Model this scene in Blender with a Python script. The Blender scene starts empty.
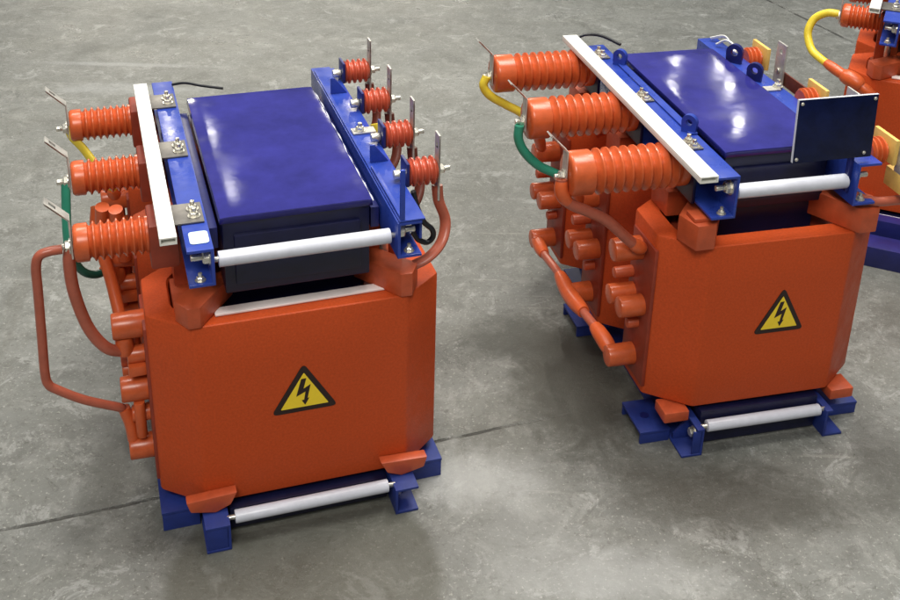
import bpy, bmesh, math, random
from mathutils import Vector, Matrix
R = math.radians
sc = bpy.context.scene
col = sc.collection
random.seed(7)

# ------------------------------------------------------------------ materials
def mat(name, base, rough=.5, metal=0., bump=None, var=None, coat=0., spec=.5, rvar=None):
    """base colour with optional low-contrast variation, roughness variation and bump (all procedural)"""
    m = bpy.data.materials.new(name); m.use_nodes = True
    nt = m.node_tree; N = nt.nodes; L = nt.links
    b = N['Principled BSDF']
    b.inputs['Base Color'].default_value = (*base, 1)
    b.inputs['Roughness'].default_value = rough
    b.inputs['Metallic'].default_value = metal
    b.inputs['Specular IOR Level'].default_value = spec
    b.inputs['Coat Weight'].default_value = coat
    b.inputs['Coat Roughness'].default_value = .08
    tc = N.new('ShaderNodeTexCoord')
    if var:
        amt, scale = var
        n = N.new('ShaderNodeTexNoise'); n.inputs['Scale'].default_value = scale; n.inputs['Detail'].default_value = 6
        n.inputs['Roughness'].default_value = .65
        L.new(tc.outputs['Object'], n.inputs['Vector'])
        mr = N.new('ShaderNodeMapRange'); mr.inputs[1].default_value = .3; mr.inputs[2].default_value = .7
        mr.inputs[3].default_value = 1 - amt; mr.inputs[4].default_value = 1 + amt
        L.new(n.outputs['Fac'], mr.inputs[0])
        mx = N.new('ShaderNodeVectorMath'); mx.operation = 'SCALE'; mx.inputs[0].default_value = base
        L.new(mr.outputs[0], mx.inputs['Scale']); L.new(mx.outputs[0], b.inputs['Base Color'])
    if rvar:
        lo, hi, scale = rvar
        n = N.new('ShaderNodeTexNoise'); n.inputs['Scale'].default_value = scale; n.inputs['Detail'].default_value = 5
        L.new(tc.outputs['Object'], n.inputs['Vector'])
        mr = N.new('ShaderNodeMapRange'); mr.inputs[1].default_value = .35; mr.inputs[2].default_value = .68
        mr.inputs[3].default_value = lo; mr.inputs[4].default_value = hi
        L.new(n.outputs['Fac'], mr.inputs[0]); L.new(mr.outputs[0], b.inputs['Roughness'])
    prev = None
    for (strength, scale, detail, dist) in (bump or []):
        n = N.new('ShaderNodeTexNoise'); n.inputs['Scale'].default_value = scale; n.inputs['Detail'].default_value = detail
        L.new(tc.outputs['Object'], n.inputs['Vector'])
        bp = N.new('ShaderNodeBump'); bp.inputs['Strength'].default_value = strength; bp.inputs['Distance'].default_value = dist
        L.new(n.outputs['Fac'], bp.inputs['Height'])
        if prev: L.new(prev.outputs[0], bp.inputs['Normal'])
        L.new(bp.outputs[0], b.inputs['Normal']); prev = bp
    return m

ORG = (.54, .074, .016)
M = {
 'base_blue': mat('base_blue_enamel', (.013, .030, .19), .55, var=(.2, 22), bump=[(.25, 70, 3, .0015)]),
 'resin': mat('cast_resin_orange', ORG, .50, var=(.13, 230), bump=[(.35, 330, 3, .0012), (.2, 14, 2, .003)], rvar=(.42, .58, 30), spec=.22),
 'resin_lip': mat('cast_resin_edge', (.50, .085, .024), .5, var=(.18, 40), bump=[(.4, 120, 4, .001)], spec=.35),
 'gloss_org': mat('insulator_orange', (.55, .100, .028), .27, var=(.14, 60), bump=[(.12, 60, 2, .001)], spec=.5),
 'red_ins': mat('insulator_red', (.50, .085, .042), .27, var=(.10, 35), bump=[(.12, 60, 2, .001)]),
 'block': mat('moulded_block_orange', (.50, .085, .028), .4, var=(.15, 45), bump=[(.3, 90, 3, .001)]),
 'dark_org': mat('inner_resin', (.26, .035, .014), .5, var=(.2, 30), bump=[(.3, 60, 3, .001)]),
 'sleeve': mat('heat_shrink_orange', (.60, .105, .027), .34, var=(.1, 50), bump=[(.3, 40, 3, .002)]),
 'red_sleeve': mat('heat_shrink_red', (.40, .098, .056), .30, var=(.12, 50), bump=[(.25, 45, 3, .0015)]),
 'brown_sleeve': mat('heat_shrink_brown', (.13, .030, .018), .4, var=(.15, 50), bump=[(.3, 40, 3, .0015)]),
 'blue': mat('blue_enamel', (.022, .052, .33), .34, var=(.14, 22), bump=[(.25, 70, 3, .0015), (.2, 12, 2, .003)], rvar=(.22, .46, 16)),
 'navy': mat('navy_enamel', (.012, .016, .12), .38, var=(.2, 22), bump=[(.3, 50, 3, .0012)]),
 'core': mat('core_varnish_navy', (.006, .007, .035), .35, var=(.25, 30), bump=[(.3, 25, 3, .002)]),
 'film': mat('glossy_violet_cover', (.027, .026, .180), .10, var=(.30, 9), bump=[(.10, 28, 4, .0008)], rvar=(.04, .11, 16), spec=.30),
 'panel': mat('dark_glossy_panel', (.004, .008, .042), .06, var=(.4, 25), bump=[(.05, 8, 2, .01)], spec=.3),
 'white': mat('white_plastic', (.80, .79, .73), .42, var=(.04, 30), bump=[(.1, 60, 2, .0006)]),
 'pinkwhite': mat('insulation_strip_white', (.92, .82, .78), .5, var=(.06, 30)),
 'tube': mat('translucent_white_tube', (.62, .63, .70), .3, var=(.06, 60), bump=[(.1, 80, 2, .0006)]),
 'steel': mat('bright_zinc', (.74, .71, .62), .30, .8, var=(.2, 80), rvar=(.18, .45, 60)),
 'plate': mat('tinned_plate', (.60, .58, .53), .45, .55, var=(.2, 60), rvar=(.3, .6, 50)),
 'grey_plate': mat('grey_bracket_plate', (.20, .185, .17), .4, .6, var=(.2, 60)),
 'copper': mat('copper_bar', (.42, .22, .17), .35, .8, var=(.2, 60), rvar=(.25, .5, 50)),
 'yellow_c': mat('yellow_cable', (.78, .60, .045), .36, var=(.08, 40)),
 'green_c': mat('green_cable', (.03, .27, .17), .36, var=(.08, 40)),
 'dgreen_c': mat('dark_green_cable', (.006, .06, .04), .3, var=(.08, 40)),
 'black_c': mat('black_cable', (.008, .009, .012), .35),
 'phenolic': mat('yellow_phenolic', (.78, .50, .13), .45, var=(.12, 50), bump=[(.2, 60, 2, .0008)]),
 'st_black': mat('sticker_black', (.022, .008, .006), .45),
 'st_yel': mat('sticker_yellow', (.96, .69, .03), .42, var=(.04, 60)),
 'label': mat('pale_label', (.60, .74, .80), .4, var=(.05, 60)),
}

def floor_mat():
    m = bpy.data.materials.new('worn_concrete'); m.use_nodes = True
    nt = m.node_tree; N = nt.nodes; L = nt.links; b = N['Principled BSDF']
    tc = N.new('ShaderNodeTexCoord'); P = tc.outputs['Object']
    def noise(s, d=6, r=.6, dist=0., vec=P):
        n = N.new('ShaderNodeTexNoise'); n.inputs['Scale'].default_value = s; n.inputs['Detail'].default_value = d
        n.inputs['Roughness'].default_value = r; n.inputs['Distortion'].default_value = dist
        L.new(vec, n.inputs['Vector']); return n.outputs['Fac']
    def mr(x, a, b_, c, d, smooth=False):
        n = N.new('ShaderNodeMapRange'); L.new(x, n.inputs[0])
        if smooth: n.interpolation_type = 'SMOOTHSTEP'
        for i, v in enumerate((a, b_, c, d)): n.inputs[1+i].default_value = v
        return n.outputs[0]
    def math_(op, a, b_=None):
        n = N.new('ShaderNodeMath'); n.operation = op
        for i, v in enumerate((a, b_)):
            if v is None: continue
            if isinstance(v, (int, float)): n.inputs[i].default_value = v
            else: L.new(v, n.inputs[i])
        return n.outputs[0]
    def mix(f, a, b_):
        n = N.new('ShaderNodeMix'); n.data_type = 'RGBA'
        if isinstance(f, float): n.inputs[0].default_value = f
        else: L.new(f, n.inputs[0])
        for i, v in ((6, a), (7, b_)):
            if isinstance(v, tuple): n.inputs[i].default_value = (*v, 1)
            else: L.new(v, n.inputs[i])
        return n.outputs[2]
    base = mix(mr(noise(1.3, 9, .70, .4), .35, .65, 0, 1), (.146, .149, .137), (.196, .199, .184))
    base = mix(mr(noise(4.5, 10, .72, .6), .42, .62, 0, .70), base, (.150, .152, .134))
    base = mix(mr(noise(13, 10, .80, .5), .50, .66, 0, .55), base, (.335, .333, .31))
    base = mix(mr(noise(32, 8, .78, .3), .53, .66, 0, .55), base, (.115, .115, .100))
    base = mix(mr(noise(7.5, 12, .78, 1.1), .52, .58, 0, .55), base, (.105, .105, .094))
    base = mix(mr(noise(9.5, 12, .80, .9), .555, .61, 0, .60), base, (.350, .352, .335))
    hair = math_('ABSOLUTE', math_('SUBTRACT', noise(1.6, 9, .62, .9), .5))
    hair = math_('MULTIPLY', mr(hair, .0, .0035, 1, 0), mr(noise(2.3, 3, .5), .50, .60, 0, .55))
    base = mix(hair, base, (.07, .068, .058))
    base = mix(mr(noise(70, 5, .7), .56, .66, 0, .70), base, (.085, .082, .070))
    base = mix(mr(noise(150, 3, .6), .60, .68, 0, .65), base, (.40, .395, .36))
    # broad worn greasy patches (the floor's own stains), elongated
    mp = N.new('ShaderNodeMapping'); mp.inputs['Scale'].default_value = (1.0, .38, 1); mp.inputs['Rotation'].default_value = (0, 0, .5)
    mp.inputs['Location'].default_value = (.3, 1.7, 0)
    L.new(P, mp.inputs['Vector'])
    st = mr(noise(1.9, 9, .7, .8, mp.outputs[0]), .56, .68, 0, .55, True)
    base = mix(st, base, (.105, .102, .085))
    # scrape marks, long thin and pale
    mp2 = N.new('ShaderNodeMapping'); mp2.inputs['Scale'].default_value = (1.2, 14, 1); mp2.inputs['Rotation'].default_value = (0, 0, -.2)
    L.new(P, mp2.inputs['Vector'])
    base = mix(mr(noise(2.2, 6, .6, .2, mp2.outputs[0]), .66, .74, 0, .45), base, (.42, .41, .37))
    sx = N.new('ShaderNodeSeparateXYZ'); L.new(P, sx.inputs[0])
    X, Y = sx.outputs[0], sx.outputs[1]
    # local stains and painted unit shadows: (cx, cy, rx, ry, strength, colour)
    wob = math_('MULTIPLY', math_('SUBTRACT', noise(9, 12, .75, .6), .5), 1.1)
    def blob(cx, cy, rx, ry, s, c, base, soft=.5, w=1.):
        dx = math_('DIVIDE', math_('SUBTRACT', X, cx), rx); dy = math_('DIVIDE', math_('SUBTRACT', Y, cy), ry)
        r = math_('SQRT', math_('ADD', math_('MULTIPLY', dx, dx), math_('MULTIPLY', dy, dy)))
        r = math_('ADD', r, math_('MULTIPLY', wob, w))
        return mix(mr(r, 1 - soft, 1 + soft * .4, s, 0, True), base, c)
    for bl in SHADOWS_AND_STAINS: base = blob(*bl[:6], base, *bl[6:])
    # saw-cut joints
    jw = math_('MULTIPLY', math_('SUBTRACT', noise(9, 5, .6), .5), .016)
    brk = mr(noise(7.5, 6, .7), .43, .53, 0, 1)
    jm = None
    for (x0, y0, x1, y1, wd) in JOINTS:
        l = math.hypot(x1-x0, y1-y0); nx, ny = -(y1-y0)/l, (x1-x0)/l
        d = math_('ADD', math_('MULTIPLY', X, nx), math_('MULTIPLY', Y, ny))
        d = math_('ABSOLUTE', math_('ADD', math_('SUBTRACT', d, nx*x0 + ny*y0), jw))
        k = mr(d, wd*.45, wd, 1, 0)
        tx_, ty_ = (x1-x0)/l, (y1-y0)/l
        al = math_('SUBTRACT', math_('ADD', math_('MULTIPLY', X, tx_), math_('MULTIPLY', Y, ty_)), tx_*x0+ty_*y0)
        k = math_('MULTIPLY', k, mr(al, l-.12, l+.05, 1, 0))
        jm = k if jm is None else math_('MAXIMUM', jm, k)
    jm = math_('MULTIPLY', jm, brk)
    base = mix(math_('MULTIPLY', jm, .85), base, (.035, .033, .028))
    L.new(base, b.inputs['Base Color'])
    L.new(mr(noise(3.2, 7, .65), .35, .68, .24, .48), b.inputs['Roughness'])
    b.inputs['Specular IOR Level'].default_value = .45
    b1 = N.new('ShaderNodeBump'); b1.inputs['Strength'].default_value = .45; b1.inputs['Distance'].default_value = .004
    L.new(noise(48, 10, .8), b1.inputs['Height'])
    b2 = N.new('ShaderNodeBump'); b2.inputs['Strength'].default_value = .8; b2.inputs['Distance'].default_value = .006; b2.invert = True
    L.new(jm, b2.inputs['Height']); L.new(b1.outputs[0], b2.inputs['Normal'])
    L.new(b2.outputs[0], b.inputs['Normal'])
    return m

# ------------------------------------------------------------------ mesh helpers
OFF = Vector((0, -.3, 0))
def tag(o, label, cat, group=None):
    o['label'] = label; o['category'] = cat
    if group: o['group'] = group
    return o
def obj(name, bm, m, parent=None, label=None, shift=True, ang=38):
    if shift and parent is not None: bmesh.ops.translate(bm, verts=bm.verts, vec=OFF)
    bmesh.ops.recalc_face_normals(bm, faces=bm.faces)
    for f in bm.faces: f.smooth = True
    a = R(ang)
    for e in bm.edges:
        if len(e.link_faces) == 2 and e.calc_face_angle(0) > a: e.smooth = False
    me = bpy.data.meshes.new(name); bm.to_mesh(me); bm.free()
    me.materials.append(M[m] if isinstance(m, str) else m)
    o = bpy.data.objects.new(name, me); col.objects.link(o)
    if parent is not None: o.parent = parent
    if label: o['label'] = label
    return o
def nb(): return bmesh.new()
def box(bm, x0, x1, y0, y1, z0, z1, bev=.0015, mtx=None):
    t = bmesh.new()
    bmesh.ops.create_cube(t, size=1)
    for v in t.verts:
        v.co = Vector((x0 if v.co.x < 0 else x1, y0 if v.co.y < 0 else y1, z0 if v.co.z < 0 else z1))
    if bev: bmesh.ops.bevel(t, geom=t.edges[:], offset=bev, segments=2, affect='EDGES', profile=.6)
    if mtx: bmesh.ops.transform(t, verts=t.verts, matrix=mtx)
    merge(bm, t); return bm
def merge(bm, t):
    me = bpy.data.meshes.new('tmp'); t.to_mesh(me); t.free(); bm.from_mesh(me); bpy.data.meshes.remove(me)
def prism(bm, pts, axis, a0, a1, bev=0., mtx=None):
    """pts 2-D outline extruded along axis; axis y: pts (x,z); x: (y,z); z: (x,y)"""
    t = bmesh.new()
    def P(p, a):
        return {'y': (p[0], a, p[1]), 'x': (a, p[0], p[1]), 'z': (p[0], p[1], a)}[axis]
    A = [t.verts.new(P(p, a0)) for p in pts]; B = [t.verts.new(P(p, a1)) for p in pts]
    n = len(pts)
    t.faces.new(A); t.faces.new(B[::-1])
    for i in range(n): t.faces.new((A[i], B[i], B[(i+1) % n], A[(i+1) % n]))
    bmesh.ops.recalc_face_normals(t, faces=t.faces)
    if bev: bmesh.ops.bevel(t, geom=t.edges[:], offset=bev, segments=2, affect='EDGES', profile=.6)
    if mtx: bmesh.ops.transform(t, verts=t.verts, matrix=mtx)
    merge(bm, t); return bm
def lathe(bm, prof, p0, d, n=28, cap=True):
    """prof: list of (t along d, radius)"""
    p0 = Vector(p0); d = Vector(d).normalized()
    u = d.orthogonal().normalized(); v = d.cross(u)
    t = bmesh.new(); rings = []
    for (a, r) in prof:
        rings.append([t.verts.new(p0 + d*a + (u*math.cos(2*math.pi*i/n) + v*math.sin(2*math.pi*i/n))*r) for i in range(n)])
    for A, B in zip(rings, rings[1:]):
        for i in range(n): t.faces.new((A[i], A[(i+1) % n], B[(i+1) % n], B[i]))
    if cap: t.faces.new(rings[0][::-1]); t.faces.new(rings[-1])
    merge(bm, t); return bm
def cyl(bm, p0, p1, r, n=20, r2=None, bev=.0015):
    p0 = Vector(p0); p1 = Vector(p1); l = (p1-p0).length; r2 = r if r2 is None else r2
    b = min(bev, l*.3, r*.4)
    return lathe(bm, [(0, r-b), (b*.3, r-b*.3), (b, r), (l-b, r2), (l-b*.3, r2-b*.3), (l, r2-b)], p0, p1-p0, n)
def smooth_path(pts, k=10):
    pts = [Vector(p) for p in pts]; P = [pts[0]*2-pts[1]] + pts + [pts[-1]*2-pts[-2]]; out = []
    for i in range(1, len(P)-2):
        a, b, c, d = P[i-1:i+3]
        for j in range(k):
            t = j/k
            out.append(.5*((2*b) + (c-a)*t + (2*a-5*b+4*c-d)*t*t + (3*b-a-3*c+d)*t**3))
    out.append(pts[-1]); return out
def tube(bm, pts, r, n=14, smooth=True, flat=1., rf=None):
    path = smooth_path(pts) if smooth else [Vector(p) for p in pts]
    t = bmesh.new(); rings = []; u = None
    for i, p in enumerate(path):
        d = (path[min(i+1, len(path)-1)] - path[max(i-1, 0)]).normalized()
        if u is None: u = d.orthogonal().normalized()
        u = (u - d*u.dot(d)).normalized(); v = d.cross(u)
        rr = r * (rf(i/(len(path)-1)) if rf else 1)
        rings.append([t.verts.new(p + (u*math.cos(2*math.pi*k/n)*flat + v*math.sin(2*math.pi*k/n))*rr) for k in range(n)])
    for A, B in zip(rings, rings[1:]):
        for k in range(n): t.faces.new((A[k], A[(k+1) % n], B[(k+1) % n], B[k]))
    t.faces.new(rings[0][::-1]); t.faces.new(rings[-1])
    merge(bm, t); return bm
def hexnut(bm, p, d, r, h):
    return lathe(bm, [(0, r), (h*.8, r), (h, r*.82)], p, d, 6)
def bolt(bm, p, d, r=.007, h=.012):
    p = Vector(p); d = Vector(d).normalized()
    lathe(bm, [(0, r*1.55), (.0015, r*1.55)], p, d, 18)
    hexnut(bm, p+d*.0015, d, r*1.15, h*.55)
    cyl(bm, p+d*(.0015+h*.5), p+d*(h*1.35), r*.6, 12, bev=.0006)
    return bm
def resample(path, a, b):
    """part of a smoothed path between fractions a..b"""
    p = smooth_path(path); n = len(p)-1
    return p[int(a*n):int(b*n)+1]

def coil_ring(w, cx, cy, d1, z0, z1, y0, hx, hy0, hy1, rr=.012):
    """chamfered-rectangle cast winding with a rounded rectangular window"""
    cd = d1 + cy
    outer = [(-w, d1), (-w, cy), (-w+cx, 0), (w-cx, 0), (w, cy), (w, d1), (w-cx, cd), (-w+cx, cd)]
    def rnd(pts, r, k=4):
        out = []; n = len(pts)
        for i in range(n):
            p = Vector(pts[i]); a = Vector(pts[i-1]); b = Vector(pts[(i+1) % n])
            ra = min(r, (a-p).length*.45); rb = min(r, (b-p).length*.45)
            A = p+(a-p).normalized()*ra; B = p+(b-p).normalized()*rb
            for j in range(k+1):
                t = j/k; out.append((1-t)**2*A + 2*t*(1-t)*p + t*t*B)
        return out
    O = rnd(outer, rr*.45)
    c = min(.03, max(.012, cx*.75))
    inner = [(-hx, hy1-c), (-hx, hy0+c), (-hx+c, hy0), (hx-c, hy0), (hx, hy0+c), (hx, hy1-c), (hx-c, hy1), (-hx+c, hy1)]
    I = rnd(inner, .02)
    n = len(O); bm = nb()
    cen = Vector((0, cd/2))
    def ring(P, z, inset=0., sgn=1):
        out = []
        for p in P:
            q = Vector(p); dd = (q-cen); q = q - dd.normalized()*inset*sgn
            out.append(bm.verts.new((q.x, q.y+y0, z)))
        return out
    b = .005
    lv = [ring(I, z0+b, 0), ring(I, z0, b, -1), ring(O, z0, b), ring(O, z0+b*.3, b*.3), ring(O, z0+b)]
    for k in range(1, 4): lv.append(ring(O, z0+b + (z1-z0-2*b)*k/4))
    lv += [ring(O, z1-b), ring(O, z1-b*.3, b*.3), ring(O, z1, b), ring(I, z1, b*.6, -1), ring(I, z1-b)]
    for A, B in zip(lv, lv[1:] + lv[:1]):
        for i in range(n): bm.faces.new((A[i], A[(i+1) % n], B[(i+1) % n], B[i]))
    return bm

# ------------------------------------------------------------------ sub-assemblies
def bushing(root, y, z, xo, xi, R_, ribs, mname, lab=None, drop=0.):
    """post insulator lying along x, outer end xo, root end xi"""
    L_ = xi - xo; prof = [(0, R_*.86), (.003, R_*.97), (.008, R_), (L_*.19, R_), (L_*.20, R_*.86)]
    a, b = L_*.22, L_*.93
    for i in range(ribs):
        t = a + (b-a)*i/ribs; s = (b-a)/ribs
        prof += [(t, R_*.80), (t+s*.22, R_*.88), (t+s*.42, R_*1.03), (t+s*.58, R_*1.03), (t+s*.80, R_*.86)]
    prof += [(b, R_*.84), (L_*.945, R_*.98), (L_, R_*.98)]
    bm = nb(); lathe(bm, prof, (xo, y, z), (1, 0, 0), 36)
    return obj('post_insulator', bm, mname, root, ang=60)
def end_plate(parent, y, z, xo, zt, xt, w=.011, thick=.0025, mname='plate'):
    """flat connection strap standing on the end bolt, bent outwards, with a slot near its tip"""
    bm = nb()
    def strip(p, q, y0, y1, hole=False):
        # p,q in x,z
        p = Vector(p); q = Vector(q); d = (q-p).normalized(); n = Vector((-d.y, d.x))*thick
        def P(s, yy, k): r = p + (q-p)*s + n*k; return (r.x, yy, r.y)
        if not hole: cells = [(0, 1, y0, y1)]
        else:
            m0, m1, h0, h1 = .55, .82, y0+(y1-y0)*.3, y0+(y1-y0)*.7
            cells = [(0, m0, y0, y1), (m0, m1, y0, h0), (m0, m1, h1, y1), (m1, 1, y0, y1)]
        for (s0, s1, a, b) in cells:
            vs = [bm.verts.new(P(s, yy, k)) for k in (0, 1) for (s, yy) in ((s0, a), (s1, a), (s1, b), (s0, b))]
            for f in ((0, 1, 2, 3), (7, 6, 5, 4), (0, 4, 5, 1), (1, 5, 6, 2), (2, 6, 7, 3), (3, 7, 4, 0)):
                bm.faces.new([vs[i] for i in f])
    zk = z + (zt - z)*.58
    strip((xo-.002, z-.022), (xo-.002, zk), y-w, y+w)
    strip((xo-.002, zk-.0003), (xt, zt), y-w, y+w, True)
    bmesh.ops.remove_doubles(bm, verts=bm.verts, dist=1e-5)
    return obj('connection_strap', bm, mname, parent)
def end_bolt(parent, y, z, xo, l=.022, r=.009):
    bm = nb(); lathe(bm, [(0, r*1.5), (.002, r*1.5)], (xo-.005, y, z), (-1, 0, 0), 20)
    hexnut(bm, (xo-.007, y, z), (-1, 0, 0), r*1.15, .007)
    cyl(bm, (xo-.013, y, z), (xo-l, y, z), r*.6, 12)
    return obj('terminal_bolt', bm, 'steel', parent)
def stud(parent, p, l, r, mname='gloss_org', name='tap_terminal', oval=1., twin=0.):
    bm = nb(); x, y, z = p
    cyl(bm, (x+.012, y, z), (x-l, y, z), r, 22, r2=r*.94, bev=.003)
    if twin:
        cyl(bm, (x+.012, y+twin, z+.002), (x-l*1.05, y+twin, z+.002), r*.9, 22, bev=.003)
    return obj(name, bm, mname, parent)
def channel(x_web, x_fl, y0, y1, z0, z1, t=.005, top=1.):
    s = 1 if x_fl > x_web else -1; xt = x_web + (x_fl-x_web)*top
    pts = [(x_web, z0), (x_fl, z0), (x_fl, z0+t), (x_web+s*t, z0+t), (x_web+s*t, z1-t), (xt, z1-t), (xt, z1), (x_web, z1)]
    bm = nb(); prism(bm, pts, 'y', y0, y1, bev=.0011)
    return bm
def ring_lug(x, y, z, r=.016, t=.007, stem=.012, rot=0.):
    """lifting eye: flat plate with a round hole, in the y-z plane turned by rot"""
    bm = nb(); n = 28; ri = r*.42; t2 = t/2
    out = []
    for i in range(n):
        a = 2*math.pi*i/n
        o = Vector((0, math.cos(a)*r, math.sin(a)*r + r + stem)); inn = Vector((0, math.cos(a)*ri, math.sin(a)*ri + r + stem))
        if math.sin(a) < -.35: o.z = 0; o.y = math.copysign(min(abs(o.y), r)*1.0 if abs(o.y) > .001 else .0, o.y)
        out.append((o, inn))
    V = [[bm.verts.new(Vector((sx*t2, p.y, p.z))) for p in pr] for sx in (-1, 1) for pr in out]
    for i in range(n):
        j = (i+1) % n
        a, b = V[i], V[j]; c, d = V[n+i], V[n+j]
        bm.faces.new((a[0], b[0], b[1], a[1])); bm.faces.new((c[0], c[1], d[1], d[0]))
        bm.faces.new((a[0], c[0], d[0], b[0])); bm.faces.new((a[1], b[1], d[1], c[1]))
    bmesh.ops.transform(bm, verts=bm.verts, matrix=Matrix.Translation((x, y, z)) @ Matrix.Rotation(rot, 4, 'Z'))
    return bm
def sticker(root, cx, zb, side, h):
    k = h/(side*.866)
    def tri(sc_, r):
        c = Vector((0, side*.2887)); P = [Vector((-side/2, 0)), Vector((side/2, 0)), Vector((0, side*.866))]
        P = [c+(p-c)*sc_ for p in P]; out = []
        for i in range(3):
            p, a, b = P[i], P[i-1], P[(i+1) % 3]
            A = p+(a-p).normalized()*r; B = p+(b-p).normalized()*r
            for j in range(7):
                t = j/6; out.append((1-t)**2*A+2*t*(1-t)*p+t*t*B)
        return [(cx+q.x, zb+q.y*k) for q in out]
    bm = nb(); prism(bm, tri(1.06, side*.11), 'y', -.0012, .0004)
    s = obj('warning_sticker', bm, 'st_black', root, 'yellow triangle with black rim and black lightning bolt')
    bm = nb(); prism(bm, tri(.76, side*.02), 'y', -.0017, -.0008)
    obj('yellow_field', bm, 'st_yel', s)
    pts = [(-.045, .615), (.035, .618), (-.015, .42), (.10, .49), (.045, .225), (.075, .235), (.005, .105), (-.045, .20), (-.008, .205), (.018, .365), (-.13, .29)]
    pts = [(cx + x*side, zb + y*side*k) for x, y in pts]
    bm = nb(); t = bm
    prism(bm, pts, 'y', -.0022, -.0013)
    obj('lightning_symbol', bm, 'st_black', s)

# ------------------------------------------------------------------ one transformer
def transformer(name, U, kind, label):
    rot = U['rot']; c, s = math.cos(rot), math.sin(rot)
    root = bpy.data.objects.new(name, None); col.objects.link(root)
    root.location = (U['tx'] - s*.3, U['ty'] + c*.3, 0); root.rotation_euler = (0, 0, rot)
    tag(root, label, 'transformer', 'dry type transformers on the workshop floor')
    w, cx, cy, d1, z0, z1 = (U[k] for k in ('w', 'cx', 'cy', 'd1', 'z0', 'z1'))
    cd = d1+cy; pitch = U['pitch']; zb, zb2 = U['zb'], U['zb2']; bo, bi = U['bo'], U['bi']; k = U['k']
    yb0, yb1 = U['yb0'], U['yb1']; yk0, yk1 = U['yk0'], U['yk1']
    ys = [.1 + pitch*i for i in range(3)]
    hx = w - .044; fi_ = U['fi']
    coils = []
    for i in range(3):
        bm = coil_ring(w, cx, cy, d1, z0, z1, pitch*i, hx, .040, cd-.040)
        co = obj('cast_coil', bm, 'resin', root, ang=30); coils.append(co)
        # inner low-voltage winding inside the window
        bm = coil_ring(hx-.022, .03, .03, cd-.128, z0-.004, z1-.030, pitch*i+.050, k+.004, .026, cd-.125, .006)
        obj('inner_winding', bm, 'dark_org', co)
    # core: limbs, lower yoke, upper yoke with glossy cover
    for i in range(3):
        bm = nb(); box(bm, -k+.006, k-.006, pitch*i+.082, pitch*i+cd-.082, z0-.01, zb2-.01, .002); obj('core_limb', bm, 'core', root)
    bm = nb(); box(bm, -fi_ + .004, fi_ - .004, (-.012 if kind != 'B' else -.006), yk1, .004, z0-.010, .003); obj('lower_yoke', bm, 'core', root)  # lower yoke drawn forward and down as a dark mass for contact shadow
    yk = nb(); box(yk, -k+.003, k-.003, yk0+.004, yk1-.004, z1+.037, U['zc']-.0075, .003)
    box(yk, -k+.02, k-.02, yk0-.004, yk1, z1+.055, U['zc']-.035, .003)
    yko = obj('upper_yoke', yk, 'core', root)
    bm = nb()
    # cover sheet: slightly sagging lid with a folded front lip
    nx, ny = 26, 40; zc = U['zc']; V = []
    for a in range(nx+1):
        row = []
        for b in range(ny+1):
            x = -k + 2*k*a/nx; y = yk0 + (yk1-yk0)*b/ny
            e = min(a, nx-a)/2.; f = min(b, ny-b)/2.
            sag = -.00002*math.sin(a*.55+U['seed'])*math.sin(b*.23+1.3*U['seed'])*min(1, e)*min(1, f)
            sag += -.0012*math.exp(-e*2.6) - .0012*math.exp(-f*2.6)
            row.append(bm.verts.new((x, y, zc+sag)))
        V.append(row)
    for a in range(nx):
        for b in range(ny): bm.faces.new((V[a][b], V[a+1][b], V[a+1][b+1], V[a][b+1]))
    bound = [e for e in bm.edges if len(e.link_faces) == 1]
    ret = bmesh.ops.extrude_edge_only(bm, edges=bound)
    for v in [g for g in ret['geom'] if isinstance(g, bmesh.types.BMVert)]:
        v.co.z = zc - .012; v.co.x *= 1.012; v.co.y += -.0015 if v.co.y < (yk0+yk1)/2 else .0015
    lid = obj('core_cover', bm, 'film', root, ang=50)
    lid.modifiers.new('thick', 'SOLIDIFY').thickness = -.0012 if False else .0012
    for sgn in (-1, 1):
        bm = nb(); box(bm, min(sgn*(k+.003), sgn*(bi-.003)), max(sgn*(k+.003), sgn*(bi-.003)), yk0+.02, yk1-.01, zb2+.002, zc-.028, .001); obj('gap_filler', bm, 'navy', root)  # navy filler added to darken the gap between cover and beam
    # upper clamp beams
    beams = []
    for sgn in (-1, 1):
        bm = channel(sgn*bi, sgn*bo, yb0, yb1, zb2, zb)
        be = obj('clamp_beam', bm, 'blue', root); beams.append(be)
        for yy in (yb0+.022, yb1-.03):
            zz = zb2 + (zb-zb2)*.62; nbm = nb()
            lathe(nbm, [(0, .0145), (.002, .0145)], (sgn*(bi+.0052), yy, zz), (sgn, 0, 0), 20)
            hexnut(nbm, (sgn*(bi+.0070), yy, zz), (sgn, 0, 0), .0115, .0095)
            cyl(nbm, (sgn*(bi+.0160), yy, zz), (sgn*(bi+.034), yy, zz), .0055, 12)
            obj('clamp_nut', nbm, 'steel', be)
        nbm = nb(); bolt(nbm, (sgn*(bi+.022), yb0+.012, zb2+.0052), (0, 0, 1), .0055, .010); obj('flange_bolt', nbm, 'steel', be)
        # vertical press bolts down to the spacers
        for yy in ys:
            bm = nb(); cyl(bm, (sgn*(bi+.02), yy, zb2-.004), (sgn*(bi+.02), yy, z1+.03), .008, 14)
            hexnut(bm, (sgn*(bi+.02), yy, zb2-.001), (0, 0, -1), .0125, .009)
            obj('press_bolt', bm, 'steel', be)
    # tie rods in white tube, front and rear, upper and lower
    def tie(yy, zz, xa, xb, r):
        bm = nb(); cyl(bm, (-xa-.010, yy, zz), (xb+.008, yy, zz), .0045, 12); rod = obj('tie_rod', bm, 'steel', root)
        bm = nb(); cyl(bm, (-xa+.004, yy, zz), (xb-.006, yy, zz), r, 20, bev=.001); obj('tie_rod_tube', bm, 'tube', rod)
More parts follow.
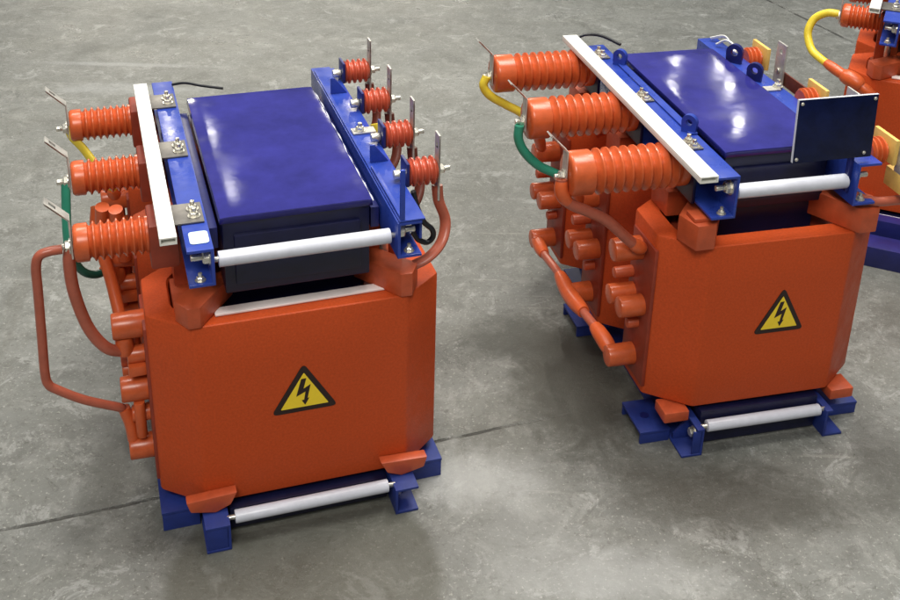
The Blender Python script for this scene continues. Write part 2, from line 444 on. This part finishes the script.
    for yy in (yb0+.022,): tie(yy, zb2+(zb-zb2)*.5, bi-.0035, bi-.001, .0125 if kind != 'B' else .0135)
    fo, fi, yf, zf = U['fo'], U['fi'], U['yf'], U['z0']-.0035 if kind != 'B' else .062
    for yy in (yf+(.022 if kind != 'B' else .014), yb1-.03): tie(yy, zf*.93 if kind == 'B' else .050, fi-.006, fi-.003, .0115)
    # lower clamp channels and cross feet
    for sgn in (-1, 1):
        bm = channel(sgn*fi, sgn*fo, yf, yb1, .0, zf, top=1. if kind != 'B' else .35)
        ch = obj('base_channel', bm, 'base_blue', root)
        if sgn < 0:
            bm = nb(); xr = (fo-.002) if kind != 'B' else fi+.022
            box(bm, -xr, -fi-.0055, yf+.001, yf+.0045, .0055, zf-.0055, .0008); obj('foot_plate', bm, 'base_blue', ch)
        bm = nb(); zz = zf*.55
        lathe(bm, [(0, .012), (.002, .012)], (sgn*(fi+.0052), yf+.03, zz), (sgn, 0, 0), 18); hexnut(bm, (sgn*(fi+.0075), yf+.03, zz), (sgn, 0, 0), .0095, .009)
        obj('clamp_nut', bm, 'steel', ch)
        bm = nb(); prism(bm, [(sgn*(fi+.0055), .0055), (sgn*(fo-.004), .0055), (sgn*(fo-.004), zf*.30), (sgn*(fi+.0055), zf-.010)], 'y', yf+.05, yf+.056, .0008)
        obj('gusset', bm, 'base_blue', ch)
    for yy in ((.018, .115), (.385, .48)):
        for sgn in (-1, 1):
            bm = nb(); h = .028 if kind == 'B' else .040
            xa, xb = sgn*(fo+.0015), sgn*(w+.012 if kind == 'B' else w+.004)
            x0_, x1_ = min(xa, xb), max(xa, xb)
            box(bm, x0_, x1_, yy[0], yy[1], h-.006, h, .0012)
            box(bm, x0_+.001, x1_-.001, yy[0]+.0005, yy[0]+.006, .0, h-.0062, .001)
            box(bm, x0_+.001, x1_-.001, yy[1]-.006, yy[1]-.0005, .0, h-.0062, .001)
            ft = obj('cross_foot', bm, 'base_blue', root)
            bm = nb(); lathe(bm, [(0, .009), (.0012, .009)], (x0_+.028 if sgn < 0 else x1_-.028, (yy[0]+yy[1])/2, h+.0002), (0, 0, 1), 20); obj('anchor_hole', bm, 'navy', ft)
    # resin spacer blocks between coil and beams, above and below, at the corners of each coil
    tip = U['blk']
    for i in range(3):
        for sgn in (-1, 1):
            a, b = (bi-.004, bo+.012) if sgn < 0 else (bi-.004, bo+.020)
            if kind == 'B': a, b = (bi+.018, bo+.020)
            xm = (a+b)/2; yy = pitch*i
            bm = nb()
            zt = zb2 - .012
            if i == 0:
                ht = (.040 if sgn < 0 else .046) if kind != 'B' else .052; wx = w - .25
                plan = [(.104, .080), (.166, -.005), (.186, -.005), (.204+wx, .026), (.150, .092), (.112, .100)]
                if kind == 'B': plan = [(.088, .088), (.146, -.009), (.182, -.009), (.198, .040), (.146, .104), (.098, .106)]
                prism(bm, [(sgn*q[0], yy+q[1]) for q in plan], 'z', z1+.0012, z1+ht, .003)
                if kind != 'B' and sgn < 0: box(bm, -.203, -.135, .050, .150, z1-.02, z1+.008, .003)
                if kind == 'B' and sgn < 0: box(bm, -.184, -.146, yy+.004, yy+.04, z1+ht-.002, zt+.006, .002)
            else:
                box(bm, min(sgn*a, sgn*b), max(sgn*a, sgn*b), yy+.008, yy+.08, z1+.0015, zt, .003)
            obj('spacer_block', bm, 'block', root)
            bm = nb()
            box(bm, min(sgn*a, sgn*b), max(sgn*a, sgn*b), yy+.122, yy+.195, z1+.0015, zt, .003); obj('spacer_block', bm, 'block', root)
            bm = nb(); zq = zf+.002
            if kind != 'B':
                prof = [(sgn*(fi-.018), z0-.002), (sgn*(fo+.04), z0-.002), (sgn*(fo+.04), z0-.024), (sgn*(fo-.005), z0-.048), (sgn*(fi+.01), z0-.036)]
                if i == 0: prism(bm, [(sgn*(fi-.018), zf+.036), (sgn*(fo+.026), zf+.032), (sgn*(fo+.020), zf+.010), (sgn*(fi+.02), zf+.0006), (sgn*(fi-.006), zf+.012)], 'y', yy-.022, yy-.0012, .003)
            else:
                if i == 0: box(bm, min(sgn*(fi+.022), sgn*(fo+.030)), max(sgn*(fi+.022), sgn*(fo+.030)), yy-.008, yy+.04, z0-.024, z0-.0015, .003)
            if len(bm.verts): obj('spacer_block', bm, 'block', root)
            else: bm.free()
    # HV post insulators, mounts, straps, leads and taps on the -x side
    xo, xi, br, ribs, zi = U['xo'], U['xi'], U['br'], U['ribs'], U['zi']
    for i, y in enumerate(ys):
        bm = nb()
        if kind != 'B':
            box(bm, xi-.003, -bo-.003, y-.040, y+.040, zi-.045, zi+.034, .005)
        else:
            box(bm, xi+.0005, -bo-.0015, y-.050, y+.050, zi-.058, zi+.028, .002)  # enlarged dark block standing in for the dark void beside the beam
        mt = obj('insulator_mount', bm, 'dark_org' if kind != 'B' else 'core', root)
        b = bushing(root, y, zi, xo, xi, br, ribs, 'gloss_org')
        end_plate(b, y, zi, xo, zi+.083, xo-.036, .0115)
        end_bolt(b, y, zi-.004, xo, .026 if kind != 'B' else .022)
    xs = -w
    for i, y in enumerate(ys if U.get('taps', 1) else []):
        co = coils[i]; yo = y + (.012 if i == 0 else .006*i)
        if kind == 'B':
            dz = -.014*i
            stud(co, (xs, yo+.010, .383+dz), .060, .024, twin=.0)
            stud(co, (xs, yo+.035, .316+dz), .042, .012, 'block')
            stud(co, (xs, yo-.022, .275+dz), .052, .022, twin=.045)
            stud(co, (xs, yo-.010, .228+dz), .026, .011, 'block')
            stud(co, (xs, yo-.002, .150+dz*.5), .058, .023)
            box_ = nb(); box(box_, xs-.004, xs+.004, y-.045, y+.06, z0+.02, z1-.03, .003); obj('terminal_panel', box_, 'dark_org', co)
        else:
            for (zz, l, r_, tw) in ((.372, .054, .024, 0), (.312, .034, .016, 0), (.243, .050, .024, 0), (.19, .036, .016, 0), (.118, .046, .023, 0)):
                stud(co, (xs, y+.010, zz), l, r_, twin=tw)
            bm = nb(); cyl(bm, (xs-.036, y+.010, .352), (xs-.036, y+.010, .318), .015, 16); obj('tap_terminal', bm, 'gloss_org', co)
            stud(co, (xs, y+.052, .345), .045, .015)
            stud(co, (xs, y+.052, .275), .045, .015, 'block')
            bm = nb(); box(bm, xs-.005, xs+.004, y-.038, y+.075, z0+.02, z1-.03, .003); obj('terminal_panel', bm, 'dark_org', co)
            bm = nb(); cyl(bm, (xs-.020, y+.030, .345), (xs-.020, y+.030, .262), .011, 14); obj('tap_link', bm, 'sleeve', co)
            bm = nb(); cyl(bm, (xs-.022, y-.006, .225), (xs-.022, y-.002, .150), .0095, 14); obj('tap_link', bm, 'sleeve', co)
            bm = nb(); box(bm, xs-.034, xs-.004, y-.012, y+.030, .280, .300, .004); obj('tap_link', bm, 'sleeve', co)
    cab = U['cab']
    for (nm, mn, pts, r_, sleeves, flat) in cab:
        bm = nb(); tube(bm, pts, r_, 16, flat=flat); ld = obj(nm, bm, mn, root)
        for (f0, f1, rs, ms) in sleeves:
            sub = resample(pts, f0, f1)
            bm = nb(); tube(bm, sub, rs, 16, smooth=False, rf=lambda t: 1-.25*abs(2*t-1)**3); obj('cable_sleeve', bm, ms, ld)
    # white insulating channel beside the left beam (hollow section)
    x0, x1, sy0, sy1, sz = U['strip']
    bm = nb(); t = .0022; h = U['striph']
    prism(bm, [(x0, sz-h), (x1, sz-h), (x1, sz), (x0, sz)], 'y', sy0+.012, sy1, .0008)
    for (a, b_, c_, d_) in ((x0, x1, sz-h, sz-h+t), (x0, x1, sz-t, sz), (x0, x0+t, sz-h+t, sz-t), (x1-t, x1, sz-h+t, sz-t)):
        box(bm, a, b_, sy0, sy0+.0121, c_, d_, 0)
    obj('insulating_channel', bm, 'white', root, 'white hollow plastic channel along the high voltage side')
    # brackets with bolt pairs on the left beam
    for yy in U['brk']:
        bm = nb()
        if kind != 'B':
            box(bm, -bo-.012, -bi-.004, yy-.032, yy+.034, zb+.0008, zb+.0035, .0006)
            box(bm, -bo-.0135, -bo-.0105, yy-.032, yy+.034, zb-.020, zb+.0036, .0006)
        else:
            box(bm, -bo-.006, -bi-.018, yy-.022, yy+.022, zb+.0008, zb+.0035, .0006)
        bk = obj('bracket', bm, 'grey_plate', beams[0])
        for q in (-.012, .012):
            bm = nb(); bolt(bm, (-(bo+bi)/2+.002 if kind != 'B' else -(bo+bi)/2-.010, yy+q, zb+.0036), (0, 0, 1), .0065, .011); obj('bolt', bm, 'steel', bk)
    sticker(root, *U['sticker'])
    return root, coils, beams

# ------------------------------------------------------------------ placement (metres)
A = {'tx': -0.2326, 'ty': 1.5809, 'rot': 0.3214, 'w': .25, 'cx': .0712, 'cy': .058, 'z0': .0576, 'z1': .4185, 'd1': .1749, 'k': .1232,
     'yk0': .025, 'yk1': .5253, 'zc': .5996, 'bo': .1835, 'bi': .1433, 'yb0': -.063, 'yb1': .6285, 'zb': .5964, 'zb2': .5318,
     'fo': .1872, 'fi': .1449, 'yf': -.0566, 'zf': .0872, 'pitch': .235, 'xo': -.347, 'xi': -.229, 'br': .0315, 'ribs': 7, 'zi': .545,
     'strip': (-.221, -.1955, -.058, .565, .622), 'striph': .0125, 'brk': (.052, .296, .520), 'sticker': (-.0026, .2212, .109, .0915), 'blk': .018, 'seed': 2.1}
A['cab'] = [
 ('phase_lead', 'yellow_c', [(-.351, .57, .545), (-.345, .562, .525), (-.325, .55, .50), (-.298, .53, .455), (-.28, .56, .40), (-.275, .575, .375)], .0105, [(.78, 1., .014, 'sleeve')], .55),
 ('phase_lead', 'green_c', [(-.357, .335, .545), (-.360, .325, .51), (-.364, .315, .46), (-.365, .31, .42)], .0100, [], .55),
 ('phase_lead', 'dgreen_c', [(-.364, .311, .428), (-.355, .312, .385), (-.340, .312, .363), (-.318, .322, .352), (-.295, .335, .358)], .0075, [(.8, 1., .012, 'sleeve')], 1),
 ('phase_lead', 'red_sleeve', [(-.352, .10, .540), (-.357, .099, .512), (-.355, .099, .455), (-.340, .1, .385), (-.315, .1, .340), (-.286, .11, .320)], .0100, [], 1),
 ('delta_link', 'red_sleeve', [(-.365, .094, .541), (-.384, .092, .541), (-.400, .092, .535), (-.407, .093, .515), (-.409, .095, .47), (-.413, .098, .38), (-.416, .1, .31), (-.413, .1, .286), (-.400, .1, .272), (-.36, .1, .243), (-.31, .105, .214), (-.30, .11, .205)], .0078, [], 1),
 ('delta_link', 'sleeve', [(-.298, .11, .205), (-.290, .11, .17), (-.287, .11, .135)], .0105, [], 1),
 ('delta_link', 'sleeve', [(-.30, .30, .50), (-.303, .32, .44), (-.29, .34, .35), (-.285, .345, .25)], .0125, [], 1),
 ('delta_link', 'sleeve', [(-.278, .285, .50), (-.275, .30, .45), (-.27, .32, .38)], .0125, [], 1),
 ('delta_link', 'sleeve', [(-.31, .34, .48), (-.315, .33, .43), (-.30, .30, .36), (-.29, .26, .30)], .0110, [], 1)]
B = {'tx': 0.621, 'ty': 1.8192, 'rot': 0.2485, 'w': .2246, 'cx': .0801, 'cy': .0615, 'z0': .0885, 'z1': .4425, 'd1': .1665, 'k': .1087,
     'yk0': .062, 'yk1': .5694, 'zc': .6025, 'bo': .1628, 'bi': .1166, 'yb0': -.0154, 'yb1': .6592, 'zb': .5918, 'zb2': .5082,
     'fo': .1723, 'fi': .1297, 'yf': -.0362, 'zf': .0873, 'pitch': .245, 'xo': -.397, 'xi': -.172, 'br': .0415, 'ribs': 9, 'zi': .566,
     'strip': (-.2183, -.185, -.062, .653, .622), 'striph': .012, 'brk': (.118, .345, .590), 'sticker': (.0154, .2425, .1, .092), 'blk': .014, 'seed': 4.4}
B['cab'] = [
 ('phase_lead', 'yellow_c', [(-.413, .58, .565), (-.42, .578, .545), (-.405, .575, .522), (-.37, .57, .50), (-.33, .565, .475), (-.29, .58, .42), (-.27, .60, .37)], .0095, [(.75, 1., .013, 'sleeve')], 1),
 ('phase_lead', 'green_c', [(-.413, .335, .558), (-.414, .333, .53), (-.40, .33, .500), (-.37, .325, .47), (-.325, .32, .445), (-.29, .33, .41), (-.27, .345, .37)], .0095, [(.75, 1., .013, 'sleeve')], 1),
 ('phase_lead', 'red_sleeve', [(-.409, .09, .562), (-.408, .086, .535), (-.390, .085, .512), (-.355, .085, .493), (-.315, .087, .468), (-.265, .09, .418), (-.235, .095, .395)], .0105, [(.0, .32, .0125, 'sleeve'), (.86, 1., .0135, 'sleeve')], 1),
 ('delta_link', 'red_sleeve', [(-.268, .118, .150), (-.272, .17, .158), (-.280, .24, .162), (-.280, .33, .150), (-.276, .42, .150), (-.276, .52, .140), (-.270, .60, .135)], .0095,
   [(.0, .24, .0165, 'sleeve'), (.36, .66, .0175, 'sleeve'), (.84, 1., .0155, 'sleeve')], 1)]
Cc = dict(A); Cc.update({'tx': 1.25, 'ty': 2.63, 'rot': -.40, 'seed': 6., 'xo': -.290, 'xi': -.187, 'taps': 0})
Cc['cab'] = [c for c in A['cab'] if True][:3]
Cc['cab'] = []
Cc['cab'].append(('phase_lead', 'yellow_c', [(-.297, .1, .546), (-.327, .1, .544), (-.355, .1, .525), (-.366, .09, .498), (-.363, .08, .474), (-.347, .06, .449), (-.323, .04, .438), (-.294, .022, .428), (-.262, .004, .418), (-.226, -.010, .408), (-.197, -.016, .392), (-.168, -.016, .370)], .0105,
   [(.60, .79, .014, 'sleeve'), (.74, .88, .021, 'sleeve'), (.86, 1., .0145, 'sleeve')], 1))

u1, c1, b1 = transformer('dry_type_transformer', A, 'A', 'leftmost orange and blue transformer, bent copper rod at its left side, blank pale label')
u2, c2, b2 = transformer('dry_type_transformer', B, 'B', 'middle orange and blue transformer with long ribbed insulators and dark square panel on top')
u3, c3, b3 = transformer('dry_type_transformer', Cc, 'A', 'orange and blue transformer cut off by the right edge, with looping yellow cable')

for (ya, yb_, za) in ((-.215, -.145, .055), (-.10, -.062, .075)):
    bm = nb(); prism(bm, [(ya, 0), (yb_, 0), (yb_, .005), (ya+.005, .005), (ya+.005, za-.005), (yb_, za-.005), (yb_, za), (ya, za)], 'x', -.19, .30, .001)
    obj('transport_skid', bm, 'navy', u3)

# ---- details of the short-insulator design (left unit and the one at the edge)
def low_voltage_a(root, beam, U):
    for y in (.545, .385, .225, .070):
        z = .615
        prof = [(0, .020), (.002, .0235)]
        for i in range(4):
            t = .003 + i*.0115
            prof += [(t, .0185), (t+.0025, .0195), (t+.0048, .0250), (t+.0070, .0250), (t+.0092, .0195)]
        prof += [(.050, .018), (.051, .016)]
        bm = nb(); lathe(bm, prof, (.196, y, z), (1, 0, 0), 30); ins = obj('low_voltage_insulator', bm, 'red_ins', root, ang=60)
        bm = nb(); box(bm, .1895, .1945, y-.020, y+.020, .5975, .640, .001); obj('mounting_plate', bm, 'navy', ins)
        bm = nb(); cyl(bm, (.189, y, z-.002), (.172, y, z-.002), .0085, 14); obj('mounting_bolt', bm, 'white' if False else 'steel', ins)
        bm = nb()
        # terminal bar with a real hole near its top
        y0_, y1_, za, zb_ = y-.0115, y+.0115, .560, .682
        for (a, b_, c_, d_) in ((y0_, y1_, za, .656), (y0_, y-.0045, .656, .665), (y+.0045, y1_, .656, .665), (y0_, y1_, .665, zb_)):
            box(bm, .2475, .2505, a, b_, c_, d_, 0)
        bmesh.ops.remove_doubles(bm, verts=bm.verts, dist=1e-5)
        obj('terminal_bar', bm, 'plate', ins)
        bm = nb(); bolt(bm, (.2507, y, z), (1, 0, 0), .0075, .015); obj('terminal_bolt', bm, 'steel', ins)
        bm = nb(); tube(bm, [(.249, y, .585), (.252, y-.002, .555), (.262, y-.010, .52), (.252, y-.026, .49), (.225, y-.04, .47), (.19, y-.04, .455), (.16, y-.03, .44)], .0105, 14, flat=.6)
        obj('low_voltage_lead', bm, 'red_sleeve' if y < .1 else 'brown_sleeve', root)
    # supporting angle on the right beam
    bm = nb(); box(bm, .1455, .1885, yb(U, .0), U['yb1']-.02, .5975, .6005, .0008)
    box(bm, .1850, .1893, yb(U, .02), U['yb1']-.02, .552, .5972, .0008)
    obj('support_angle', bm, 'blue', root)
    bm = nb(); prism(bm, [(.152, .6008), (.185, .6008), (.160, .634), (.152, .634)], 'y', .150, .1545, .0008); obj('gusset', bm, 'blue', beam)
    bm = nb(); prism(bm, [(.152, .6008), (.185, .6008), (.160, .634), (.152, .634)], 'y', .47, .4745, .0008); obj('gusset', bm, 'blue', beam)
    bm = nb(); box(bm, .1475, .1555, -.062, -.056, .5968, .688, .0012); obj('support_post', bm, 'blue', beam)
    bm = nb(); box(bm, .1475, .1555, -.0555, .13, .5968, .606, .0012); obj('support_rail', bm, 'blue', beam)
    bm = nb(); box(bm, .150, .193, .268, .292, .6012, .6045, .0006); br = obj('bracket', bm, 'plate', beam)
    bm = nb(); bolt(bm, (.165, .28, .6047), (0, 0, 1), .007, .011); obj('bolt', bm, 'steel', br)
    # black lead behind the right beam and yellow marking tape
    bm = nb(); tube(bm, [(.195, .03, .60), (.202, .03, .570), (.214, .03, .540), (.229, .03, .523), (.231, .03, .508), (.221, .03, .499), (.206, .03, .506), (.196, .032, .521)], .0048, 12); obj('sensor_cable', bm, 'black_c', root)
    bm = nb(); tube(bm, [(.20, .31, .60), (.205, .30, .57), (.20, .29, .54)], .009, 12, flat=.4); obj('earth_strap', bm, 'yellow_c', root)
    # strip inside front coil edge
    bm = nb(); prism(bm, [(-.1405, .0215), (.1600, .0255), (.1600, .0455), (-.1405, .0440)], 'z', U['z1']+.0012, U['z1']+.0045, .0008); obj('insulation_strip', bm, 'pinkwhite', root)
    # thin pale bead standing in for broken highlights along the cover's right edge
    rr = random.Random(3); pts = [(.1275+rr.uniform(-.0012, .0012), .03+.048*j, .5925+rr.uniform(-.0025, .002)) for j in range(11)]
    bm = nb(); tube(bm, pts, .0016, 8, rf=lambda q: .55+.45*math.sin(q*61)); obj('edge_highlight', bm, 'tube', root)
    bm = nb(); tube(bm, [(-.145, .60, .600), (-.12, .59, .605), (-.09, .57, .604), (-.05, .55, .602)], .0028, 10); obj('sensor_cable', bm, 'black_c', root)
def yb(U, d): return U['yb0'] + d
low_voltage_a(u1, b1[1], A)
low_voltage_a(u3, b3[1], Cc)
_p = []
for (qx, qy, a0) in ((-.153, -.012, 0), (-.170, -.012, 90), (-.170, -.038, 180), (-.153, -.038, 270)):
    for j in range(6): _p.append((qx+.006*math.cos(R(a0+18*j)), qy+.006*math.sin(R(a0+18*j))))
bm = nb(); prism(bm, _p, 'z', A['zb']+.0006, A['zb']+.0012)
obj('paper_label', bm, 'label', b1[0], 'small pale blue blank label')

# ---- details of the long-insulator unit
def details_b(root, beams, U):
    zb_ = U['zb']
    for (x, y, be, sz, r_) in ((-.128, .53, 0, .018, 0), (-.128, .175, 0, .018, 0), (.128, .50, 1, .022, 0), (.122, .395, 1, .020, 0)):
        bm = ring_lug(x, y, zb_, r=sz*.85, t=.010, stem=.006, rot=.75); obj('lifting_eye', bm, 'blue' if be == 0 else 'navy', beams[be])
    bm = nb(); box(bm, -.133, -.1165, .16, .56, zb_+.0008, zb_+.004, .0008); obj('cover_rail', bm, 'blue', beams[0])
    bm = nb(); tube(bm, [(-.185, .655, .612), (-.16, .66, .618), (-.13, .64, .62), (-.10, .60, .612)], .0036, 10); obj('sensor_cable', bm, 'black_c', root)
    # dark panel on the right beam, facing the front
    tilt = Matrix.Translation((.0560, -.005, .603)) @ Matrix.Rotation(R(-4), 4, 'X')
    bm = nb(); box(bm, -.0705, .0855, -.0025, .0025, 0, .118, .0008, tilt); pn = obj('instrument_panel', bm, 'panel', root, 'dark glossy square plate')
    bm = nb(); box(bm, -.0705, .0855, -.0028, .0028, .1182, .1187, .0, tilt); obj('panel_rim', bm, 'tube', pn)
    bm = nb(); box(bm, -.0711, -.0707, -.0028, .0028, 0.001, .118, .0, tilt); obj('panel_rim', bm, 'tube', pn)
    for (x, z) in ((-.064, .111), (.079, .111), (-.064, .007), (.070, .009)):
        bm = nb(); lathe(bm, [(0, .0034), (.0015, .0032), (.0025, .002)], tilt @ Vector((x, -.0027, z)), (0, -1, 0), 14); obj('panel_screw', bm, 'steel', pn)
    bm = nb(); box(bm, .108, .1155, .001, .012, .53, .65, .001); obj('panel_bracket', bm, 'navy', root)
    # low-voltage side: yellow phenolic plates, insulators, bars
    for i, y in enumerate((.515, .275, .035)):
        bm = nb(); box(bm, .196, .204, y-.035, y+.035, .575, .625, .0015); ph = obj('terminal_support', bm, 'phenolic', root, 'yellow board')
        prof = [(0, .022)]
        for j in range(3):
            t_ = .002+j*.010; prof += [(t_, .019), (t_+.003, .026), (t_+.006, .026), (t_+.009, .019)]
        prof += [(.033, .020)]
        bm = nb(); lathe(bm, prof, (.162, y, .592), (1, 0, 0), 26); obj('low_voltage_insulator', bm, 'gloss_org', root, ang=60)
    bm = nb()
    for (a, b_, c_, d_) in ((.425, .462, .54, .628), (.425, .4385, .628, .638), (.4485, .462, .628, .638), (.425, .462, .638, .652)): box(bm, .2065, .2105, a, b_, c_, d_, 0)
    tb = obj('terminal_bar', bm, 'plate', root, 'upright bare metal bar with hole')
    bm = nb(); cyl(bm, (.2064, .443, .59), (.2025, .443, .59), .006, 14); obj('bolt', bm, 'steel', tb)
    bm = nb(); box(bm, .2125, .2165, .27, .47, .560, .590, .001); obj('busbar', bm, 'brown_sleeve', root)
    bm = nb(); box(bm, .2065, .2105, .15, .19, .56, .655, .001); obj('terminal_bar', bm, 'plate', root)
    bm = nb(); box(bm, .2065, .2105, -.02, .008, .53, .62, .001); obj('terminal_bar', bm, 'plate', root)
    bm = nb(); box(bm, .206, .226, -.035, .03, .525, .562, .002); ph = obj('terminal_support', bm, 'phenolic', root)
    for q in (-.012, .008):
        bm = nb(); bolt(bm, (.216, -.0355+0*q, .543), (0, -1, 0), .005, .010); obj('bolt', bm, 'steel', ph); break
    bm = nb(); tube(bm, [(.13, .02, .515), (.17, .00, .505), (.22, -.005, .505), (.28, .0, .50)], .009, 12); obj('low_voltage_lead', bm, 'red_sleeve', root)
    bm = nb(); box(bm, .118, .150, .33, .352, zb_+.0008, zb_+.004, .0006); br = obj('bracket', bm, 'plate', beams[1])
    bm = nb(); bolt(bm, (.150, .345, zb_+.0042), (0, 0, 1), .007, .012); obj('bolt', bm, 'steel', br)
    bm = nb(); tube(bm, [(.135, .60, .598), (.15, .585, .612), (.16, .56, .606), (.152, .545, .598)], .0045, 10, flat=.5); obj('cable_tie', bm, 'white', beams[1])
    bm = nb(); tube(bm, [(.14, .64, .598), (.16, .615, .610), (.165, .59, .602)], .0045, 10, flat=.5); obj('cable_tie', bm, 'white', beams[1])
details_b(u2, b2, B)

# ------------------------------------------------------------------ floor
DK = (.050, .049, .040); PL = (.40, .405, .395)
SHADOWS_AND_STAINS = [(.29, 1.96, .15, .26, .88, DK, .5, 1.5), (.19, 2.12, .17, .11, .75, DK, .6, 1.9), (.44, 1.72, .20, .07, .60, DK, .7, 1.5),  # these dark blots paint the soft shadow left of the middle unit
          (.56, 1.63, .25, .10, .74, DK, .6, 1.6), (.85, 1.74, .07, .16, .60, DK, .6, 1.6), (-.22, 1.42, .235, .24, .66, (.075, .074, .055), .10, .06),  # last entry: shadow before the left unit, painted with a curved edge
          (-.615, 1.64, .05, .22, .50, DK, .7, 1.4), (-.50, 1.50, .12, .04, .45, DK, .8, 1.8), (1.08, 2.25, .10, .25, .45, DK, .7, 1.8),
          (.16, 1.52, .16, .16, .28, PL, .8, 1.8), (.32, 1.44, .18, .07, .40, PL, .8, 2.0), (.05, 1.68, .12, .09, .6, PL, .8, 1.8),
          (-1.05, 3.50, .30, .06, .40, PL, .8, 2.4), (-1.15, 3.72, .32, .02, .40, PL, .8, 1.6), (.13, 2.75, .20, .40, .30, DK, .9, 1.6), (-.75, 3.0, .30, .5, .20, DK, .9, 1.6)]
JOINTS = [(-.7608, 1.5097, .2182, 1.8517, .0042), (1.3769, 4.6154, 1.573, 4.1146, .008)]
bm = nb(); bmesh.ops.create_grid(bm, x_segments=1, y_segments=1, size=60)
fl = obj('floor', bm, floor_mat(), None); fl['kind'] = 'structure'

# ------------------------------------------------------------------ camera (solved from the photograph)
f, pitch, roll, H = 1133.12915, .401459749, .0264335430, 1.47550248
fw = Vector((0, math.cos(pitch), -math.sin(pitch))); rt = Vector((1, 0, 0)); up = Vector((0, math.sin(pitch), math.cos(pitch)))
Rv = rt*math.cos(roll) + up*math.sin(roll); Uv = up*math.cos(roll) - rt*math.sin(roll)
cam = bpy.data.cameras.new('camera'); co = bpy.data.objects.new('camera', cam); col.objects.link(co)
mt = Matrix((Rv, Uv, -fw)).transposed().to_4x4(); mt.translation = (0, 0, H); co.matrix_world = mt
cam.sensor_fit = 'HORIZONTAL'; cam.sensor_width = 36; cam.lens = f/900*36
cam.shift_x = 0; cam.shift_y = -200/900
cam.clip_start = .05; cam.clip_end = 500
sc.camera = co

# ------------------------------------------------------------------ light: workshop ceiling lamps and an added front fill
wd = bpy.data.worlds.new('World'); sc.world = wd; wd.use_nodes = True
bg = wd.node_tree.nodes['Background']; bg.inputs[1].default_value = .31
_n = wd.node_tree.nodes; _l = wd.node_tree.links
_t = _n.new('ShaderNodeTexCoord'); _s = _n.new('ShaderNodeSeparateXYZ'); _l.new(_t.outputs['Generated'], _s.inputs[0])
_r = _n.new('ShaderNodeValToRGB'); _l.new(_s.outputs[2], _r.inputs[0])      # dim walls low down, paler roof above
_r.color_ramp.elements[0].position = .0; _r.color_ramp.elements[0].color = (.22, .23, .25, 1)
_r.color_ramp.elements[1].position = .75; _r.color_ramp.elements[1].color = (.95, 1.0, 1.05, 1)
_l.new(_r.outputs[0], bg.inputs[0])
def lamp(name, loc, size, power, target=None, shape='DISK', size_y=None, colr=(1, .97, .90)):
    l = bpy.data.lights.new(name, 'AREA'); l.shape = shape; l.size = size
    if size_y: l.size_y = size_y
    l.energy = power; l.color = colr
    o = bpy.data.objects.new(name, l); col.objects.link(o); o.location = loc
    if target is not None: o.rotation_euler = (Vector(target)-Vector(loc)).to_track_quat('-Z', 'Y').to_euler()
    return o
# ceiling panels overhead, the last one an added front fill
lamp('ceiling_and_fill_lamp', (.5, 2.3, 5.5), 2.6, 290, (.5, 2.3, 0), 'RECTANGLE', 2.2)
lamp('ceiling_and_fill_lamp', (1.9, 4.6, 5.5), 1.2, 110, (.3, 2.0, 0), 'RECTANGLE', .8)
lamp('ceiling_and_fill_lamp', (-2.2, 3.6, 5.5), 1.6, 90, (-.4, 2.1, 0), 'RECTANGLE', 1.0)
lamp('ceiling_and_fill_lamp', (-.6, -2.2, 4.8), 2.4, 165, (.2, 2., .2), 'RECTANGLE', 1.6)  # unseen fill behind the camera, added to brighten the unit fronts
# distant high-bay lamps, seen as reflections in the glossy covers and the floor
for (x, y) in ((4.1, 19.4), (3.7, 17.7), (4.85, 19.1), (4.78, 18.0), (4.6, 16.5), (-3.69, 15.5), (-3.05, 13.8)):
    lamp('high_bay_lamp', (x, y, 7), .15 if x > 0 else .30, 2.6, (0, 2, .5))
lamp('high_bay_lamp', (-6.1, 20.2, 7), .34, 260, (-.9, 4, 0), 'RECTANGLE', .5, (1, .93, .78))
lamp('high_bay_lamp', (-1.0, 20.2, 7), .26, 240, (-.2, 4, 0), 'RECTANGLE', .5, (1, .93, .78))

sc.view_settings.view_transform = 'Standard'; sc.view_settings.look = 'None'; sc.view_settings.exposure = 0; sc.view_settings.gamma = 1
